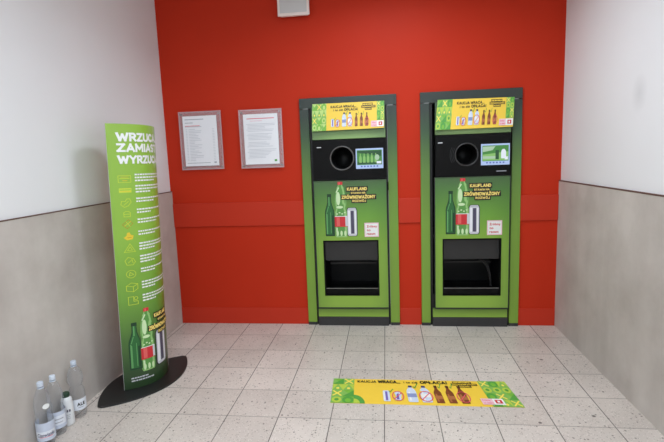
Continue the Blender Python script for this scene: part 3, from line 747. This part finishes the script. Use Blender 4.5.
# body copy: one block of short white lines beside every icon
ICZ = [1.362, 1.292, 1.214, 1.145, 1.082, 1.006, .930, .848, .766, .680, .594]
LINES = [3, 3, 2, 2, 2, 2, 3, 3, 2, 3, 3]
for zc, nl in zip(ICZ, LINES):
    pr = Print(Pt)
    for k in range(nl):
        z = zc+.026-.0185*k; u = -.075; end = .165 if k < nl-1 else random.uniform(.0, .1)
        while u < end:
            w = random.uniform(.009, .024); pr.rect(u, min(u+w, .17), z-.0046, z+.0046, M['white'], 1); u += w+.0035
    pr.build('body_copy', pan, cut=CUT)
Y, YF_, YR = M['icon'], M['icon_full'], M['icon_rust']
def icon(k, zc):
    pr = Print(Pt); c = -.128; w = .0035
    def P2(pts, cl=True, m=Y): pr.line([(c+x, zc+y) for x, y in pts], w, m, 1, cl)
    if k == 0:
        P2([(-.035,-.024),(.035,-.024),(.035,.024),(-.035,.024)]); pr.line([(c-.026, zc+.004), (c+.026, zc+.004)], .005, Y, 1); pr.line([(c-.012, zc-.012), (c+.012, zc-.012)], .004, YF_, 1); pr.line([(c-.02, zc+.014), (c+.02, zc+.014)], .003, YF_, 1)
    elif k == 1:
        pr.rect(c-.035, c+.035, zc-.016, zc+.016, Y, 1); pr.line([(c-.03, zc+.004), (c+.03, zc+.004)], .004, M['totem_ink'], 2); pr.line([(c-.03, zc-.007), (c+.03, zc-.007)], .003, YF_, 2)
    elif k == 2:
        P2([(-.03,-.01),(-.012,-.03),(.01,-.02),(.028,.006),(.02,.03),(.004,.03),(-.006,.012),(-.026,.014)]); P2([(-.014,-.014),(.012,.012)], False)
    elif k == 3:
        P2([(-.018,-.018),(.018,-.018),(.018,.012),(.008,.02),(-.008,.02),(-.018,.012)]); P2([(-.018,0),(.018,0)], False)
    elif k == 4:
        P2([(-.03,-.002),(-.004,-.032),(.03,.004),(.004,.034)], True, YR); P2([(-.018,-.012),(.018,.02)], False, YF_); P2([(-.01,.02),(.012,-.016)], False)
    elif k == 5:
        pr.poly([(c-.028, zc-.008), (c-.01, zc-.028), (c+.022, zc-.022), (c+.03, zc+.004), (c+.012, zc+.012), (c+.006, zc+.03), (c-.008, zc+.026), (c-.012, zc+.006)], YF_, 1); P2([(-.012,-.01),(.014,-.008)], False, YR)
    elif k == 6:
        P2([(-.03,-.026),(.034,-.026),(.004,.034)]); P2([(-.012,-.014),(.016,-.014),(.004,.012)])
    elif k == 7:
        P2([(-.02,-.026),(.014,-.028),(.03,-.006),(.018,.018),(-.012,.03),(-.03,.006)]); P2([(-.012,-.01),(.01,.012),(.014,-.012)], False)
    elif k == 8:
        pr.ring(c, zc, .029, .030, w, Y, 1, 20); P2([(-.012,-.012),(.014,-.004),(-.006,.014)])
    elif k == 9:
        P2([(-.032,-.022),(.006,-.034),(.034,-.014),(.034,.022),(-.004,.034),(-.032,.014)]); P2([(-.032,.014),(.006,.004),(.034,.022)], False); P2([(.006,.004),(.006,-.034)], False)
    else:
        P2([(-.026,-.03),(.03,-.03),(.03,-.006),(.004,-.006),(.004,.03),(-.026,.03)]); pr.ring(c+.018, zc+.016, .013, .013, w, Y, 1, 16)
    s_ = .86
    pr.items = [([(c+(x-c)*s_, zc+(y-zc)*s_) for x, y in vs], fs, mi, la) for vs, fs, mi, la in pr.items]
    pr.build('icon', pan, cut=CUT)
M['totem_ink'] = M['mid_green']
for k, zc in enumerate(ICZ): icon(k, zc)
pr = Print(Pt); glass_bottle_print(pr, -.134, .135, .062, .315); pr.build('glass_bottle_print', pan, cut=CUT)
pr = Print(Pt); pet_bottle_print(pr, -.062, .112, .088, .42); pr.build('plastic_bottle_print', pan, cut=CUT)
pr = Print(Pt); can_print(pr, .050, .122, .098, .235); pr.build('can_print', pan, cut=CUT)
pr = Print(Pt)
slogan_rows(pr, [('KAUFLAND', -.008, .125, .452, .478), ('STAWIA NA', .022, .13, .422, .438), ('ZRÓWNOWAŻONY', -.052, .172, .374, .402), ('ROZWÓJ', .022, .12, .338, .358)], .006, 8)
pr.build('slogan_print', pan, cut=CUT)
pr = Print(Pt)
for z, u0, u1 in ((.082, -.162, -.075), (.064, -.162, -.045)):
    u = u0
    while u < u1:
        w = random.uniform(.008, .02); pr.rect(u, u+w, z-.004, z+.004, M['light_grey'], 1); u += w+.003
pr.build('small_print', pan, cut=CUT)

# ------------------------------------------------------------------ framed notices
def notice(x0, x1, z0, z1, px0, px1, pz0, pz1, label, seed):
    cx = (x0+x1)/2
    t = thing('framed_notice', (cx, 0, z0), label, 'notice', 'notices in clear frames on the red wall')
    w, h = (x1-x0)/2, z1-z0
    b = .012
    bm = bx(-w+b, w-b, -.030, -.026, b, h-b)
    obj('cover', bm, M['acrylic'], t, 'clear acrylic sheet')
    bm = bmesh.new(); box(bm, -w, -w+b, -.031, -.025, 0, h); box(bm, w-b, w, -.031, -.025, 0, h); box(bm, -w+b, w-b, -.031, -.025, 0, b); box(bm, -w+b, w-b, -.031, -.025, h-b, h)
    obj('rim', bm, M['acrylic_edge'], t)
    a0, a1, c0, c1 = px0-cx, px1-cx, pz0-z0, pz1-z0
    pp = obj('paper', bx(a0, a1, -.0318, -.0308, c0, c1), M['paper'], t, 'white printed sheet')
    for sx in (-1, 1):
        for zz in (.022, h-.022):
            bm = lathe_y(bmesh.new(), [(.006, .003), (.006, -.032), (.0045, -.036)], sx*(w-.022), zz, 14, (False, True))
            obj('standoff', bm, M['steel'], t)
    rd = random.Random(seed)
    pr = Print(lambda u, v, d: (a0+u*(a1-a0), -.0318-d, c0+v*(c1-c0)))
    if seed == 1:
        pr.rect(.06, .62, .925, .94, M['grey'], 1); pr.rect(.06, .3, .86, .872, M['grey'], 1); pr.rect(.06, .5, .80, .81, M['rose'], 1); pr.rect(.06, .55, .785, .793, M['grey'], 1)
        for k in range(21):
            v = .73-.031*k; pr.rect(.07, .12, v, v+.010, M['light_grey'], 1); pr.rect(.16, .16+rd.uniform(.15, .42), v, v+.010, M['light_grey'], 1); pr.rect(.86, .92, v, v+.009, M['light_grey'], 1)
        pr.rect(.06, .75, .055, .066, M['grey'], 1); pr.rect(.86, .93, .05, .08, M['grey'], 1)
    else:
        pr.rect(.1, .9, .905, .918, M['rose'], 1); pr.rect(.2, .55, .86, .87, M['pink'], 1)
        for k in range(25):
            if k in (6, 12, 17): continue
            v = .80-.028*k; pr.rect(.12 if k % 4 else .08, rd.uniform(.6, .93), v, v+.009, M['light_grey'], 1)
        pr.rect(.86, .93, .05, .09, M['green'], 1)
    pr.build('notice_text', pp)
    return t
notice(-1.706, -1.333, 1.383, 1.872, -1.670, -1.373, 1.415, 1.834, 'notice in clear plastic frame, the left one, next to the white wall corner', 1)
notice(-1.180, -.812, 1.380, 1.865, -1.141, -.848, 1.412, 1.826, 'notice in clear plastic frame, the right one, next to the green machine', 2)

# ------------------------------------------------------------------ wall loudspeaker
sp = thing('wall_loudspeaker', (-.668, 0, 2.570), 'white loudspeaker box with grey grille high on the red wall', 'loudspeaker')
bm = bmesh.new(); box(bm, -.118, .118, -.050, -.0122, .004, .36); obj('housing', bm, M['spk'], sp, bevel=.014, segs=3)
bm = bmesh.new(); box(bm, -.128, .128, -.066, -.0505, 0, .362)
obj('front_frame', bm, M['spk'], sp, bevel=.006, segs=3)
bm = bmesh.new(); box(bm, -.108, .108, -.070, -.0665, .022, .340); obj('grille', bm, M['grille'], sp, 'grey grille', bevel=.003)
bm = bmesh.new(); box(bm, -.05, .05, -.0118, 0, .09, .27); obj('bracket', bm, M['spk'], sp)

# ------------------------------------------------------------------ empty bottles along the wall
def bottle(x, y, h, r, rz, kind, label, cap, seed):
    t = thing('plastic_bottle', (x, y, 0), label, 'bottle', 'empty bottles by the left wall', rz)
    rd = random.Random(seed)
    ph = [rd.uniform(0, 6.28) for _ in range(4)]; am = [rd.uniform(.01, .03) for _ in range(4)]
    def mod(a, z):
        k = min(1, max(0, z/h*8)) * (1 if z < h*.8 else max(0, 1-(z-h*.8)/(h*.08)))
        return 1 + k*(am[0]*math.sin(2*a+ph[0]+z*30) + am[1]*math.sin(3*a+ph[1]-z*45) + am[2]*math.sin(5*a+ph[2]+z*70)*.6)
    nk = .0128
    if kind == 'waist':
        prof = [(.3,0),(.74,.0),(.86,.012),(.96,.05),(1,.09),(.98,.14),(1,.18),(.97,.22),(1,.27),(1,.36),(.99,.44),(.88,.50),(.70,.545),(.72,.565),(.88,.61),(.98,.67),(.96,.74),(.86,.80),(.66,.86),(.45,.90),(nk/r,.925),(nk/r,.955)]
    elif kind == 'plain':
        prof = [(.3,0),(.72,.0),(.86,.012),(.95,.05),(1,.09),(1,.42),(.95,.46),(.86,.49),(.93,.53),(.98,.58),(.97,.66),(.88,.74),(.70,.82),(.48,.885),(nk/r,.92),(nk/r,.955)]
    else:
        prof = [(.4,0),(.86,.0),(.97,.02),(1,.06),(1,.60),(.99,.66),(.90,.71),(.93,.76),(.84,.82),(.58,.87),(.5,.885),(.5,.90)]
    P3 = [(a*r, b*h) for a, b in prof]
    body = lathe(bmesh.new(), P3, n=36, cap=False, mod=mod if kind != 'small' else None)
    bmesh.ops.contextual_create(body, geom=[e for e in body.edges if e.is_boundary and e.verts[0].co.z < .001])
    bo = obj('body', body, M['pet_clear'] if kind != 'small' else M['milk'], t, smooth=True)
    if kind == 'small':
        bm = lathe(bmesh.new(), [(r*.56, .872*h), (r*.60, .875*h), (r*.60, .985*h), (r*.54, 1*h)], n=24); obj('cap', bm, cap, t, 'dark green screw cap', smooth=False)
    else:
        bm = lathe(bmesh.new(), [(nk+.0035, .905*h), (nk+.0035, .914*h)], n=24); obj('neck_ring', bm, cap, t)
        bm = lathe(bmesh.new(), [(nk+.0022, .935*h), (nk+.0026, .94*h), (nk+.0026, .99*h), (nk+.001, 1*h)], n=24,
                   mod=None); obj('cap', bm, cap, t, 'pale screw cap')
    return t
def wrap(R, z0): return lambda u, v, d: ((R+d)*math.sin(u/R), -(R+d)*math.cos(u/R), z0+v)
def label_band(t, R, z0, z1, half, m):
    pr = Print(wrap(R, 0)); pr.rect(-half, half, z0, z1, m, 0); return pr
face = math.radians(-38)+math.radians(0)
t = bottle(-1.780, -1.776, .345, .0418, math.radians(36), 'plain', 'clear plastic bottle at the front end of the row, label with dark name', M['cap'], 3)
pr = label_band(t, .0434, .035, .135, .105, M['label_b']); lb = pr.build('label_wrap', t, 'white paper label', cut=.006)
pr = Print(wrap(.0438, 0)); pr.rect(-.05, .05, .052, .088, M['label'], 0); pr.text('Cisowianka', -.042, .044, .060, .080, M['navy'], 1, bold=.02, slant=.15); pr.rect(-.03, .034, .056, .0585, M['rose'], 1); pr.build('label_print', lb, cut=.006)
pr = Print(wrap(.0422, 0)); pr.ell(.018, .222, .017, .014, M['white'], 0); pr.build('round_mark', t, cut=.006)
t = bottle(-1.784, -1.684, .335, .0422, math.radians(36), 'plain', 'clear plastic bottle second in the row, partly behind the front bottle, plain pale label', M['cap_white'], 5)
pr = label_band(t, .0438, .045, .140, .105, M['label_b']); lb = pr.build('label_wrap', t, 'white paper label', cut=.006)
pr = Print(wrap(.0442, 0)); pr.rect(-.05, .05, .066, .118, M['label'], 0); pr.rect(-.02, .034, .096, .102, M['grey'], 1); pr.rect(-.028, .03, .078, .083, M['grey'], 1); pr.build('label_print', lb, cut=.006)
t = bottle(-1.785, -1.511, .338, .0430, math.radians(36), 'waist', 'clear plastic bottle with pinched waist, farthest back, nearest the green sign', M['cap'], 9)
pr = label_band(t, .0446, .052, .118, .060, M['label']); lb = pr.build('label_wrap', t, 'white label with black letters', cut=.006)
pr = Print(wrap(.0449, 0)); pr.text('ALE', -.004, .038, .078, .098, M['black'], 1, bold=.05); pr.rect(0, .03, .066, .070, M['grey'], 1); pr.build('label_print', lb, cut=.006)
t = bottle(-1.786, -1.598,   .190, .0315, math.radians(36), 'small', 'small opaque white bottle with dark green cap, standing between the clear bottles', M['cap_green'], 11)
pr = Print(wrap(.0317, 0))
for u0, u1, z in ((-.014, -.006, .085), (-.003, .004, .085), (.008, .016, .085), (-.012, .014, .066), (-.012, .010, .056), (-.010, .012, .046)): pr.rect(u0, u1, z, z+(.014 if z > .07 else .003), M['grey'] if z < .07 else M['silver_deep'], 0)
pr.build('label_print', t, cut=.006)

# ------------------------------------------------------------------ light
def lamp(x, y, sx, sy, power, spread=180., col=(.90, 1.0, 1.09)):
    l = bpy.data.lights.new('ceiling_panel_light', 'AREA'); l.shape = 'RECTANGLE'; l.size = sx; l.size_y = sy
    l.energy = power; l.color = col; l.spread = math.radians(spread)
    o = bpy.data.objects.new('ceiling_panel_light', l); COL.objects.link(o); o.location = (x, y, H-.02)
    return o
lamp(.12, -1.1, .6, .6, 19, 152)
lamp(-.25, -3.2, 1.8, .9, 43)
lamp(-.2, -5.0, 1.8, .9, 42)
w = bpy.data.worlds.new('world'); sc.world = w; w.use_nodes = True
w.node_tree.nodes['Background'].inputs[0].default_value = (.9, .95, 1, 1); w.node_tree.nodes['Background'].inputs[1].default_value = .3

# ------------------------------------------------------------------ camera
def cam():
    px, py, pz = 0.034114817426292236, -3.8356863555366045, 1.4536184056775765
    yaw, pitch, roll = -0.12001169971896454, -0.1393748981337329, -0.03644154787477384
    f = Vector((math.sin(yaw)*math.cos(pitch), math.cos(yaw)*math.cos(pitch), math.sin(pitch)))
    r = Vector((math.cos(yaw), -math.sin(yaw), 0)); u = r.cross(f)
    r2 = math.cos(roll)*r+math.sin(roll)*u; u2 = -math.sin(roll)*r+math.cos(roll)*u
    c = bpy.data.cameras.new('camera'); c.sensor_width = 36; c.sensor_fit = 'HORIZONTAL'; c.lens = 459.0389/664*36; c.clip_start = .05
    o = bpy.data.objects.new('camera', c); COL.objects.link(o)
    o.matrix_world = Matrix(((r2.x, u2.x, -f.x, px), (r2.y, u2.y, -f.y, py), (r2.z, u2.z, -f.z, pz), (0, 0, 0, 1)))
    sc.camera = o
cam()
sc.view_settings.view_transform = 'Standard'; sc.view_settings.look = 'None'; sc.view_settings.gamma = 1
sc.view_settings.use_curve_mapping = False; sc.view_settings.exposure = .1
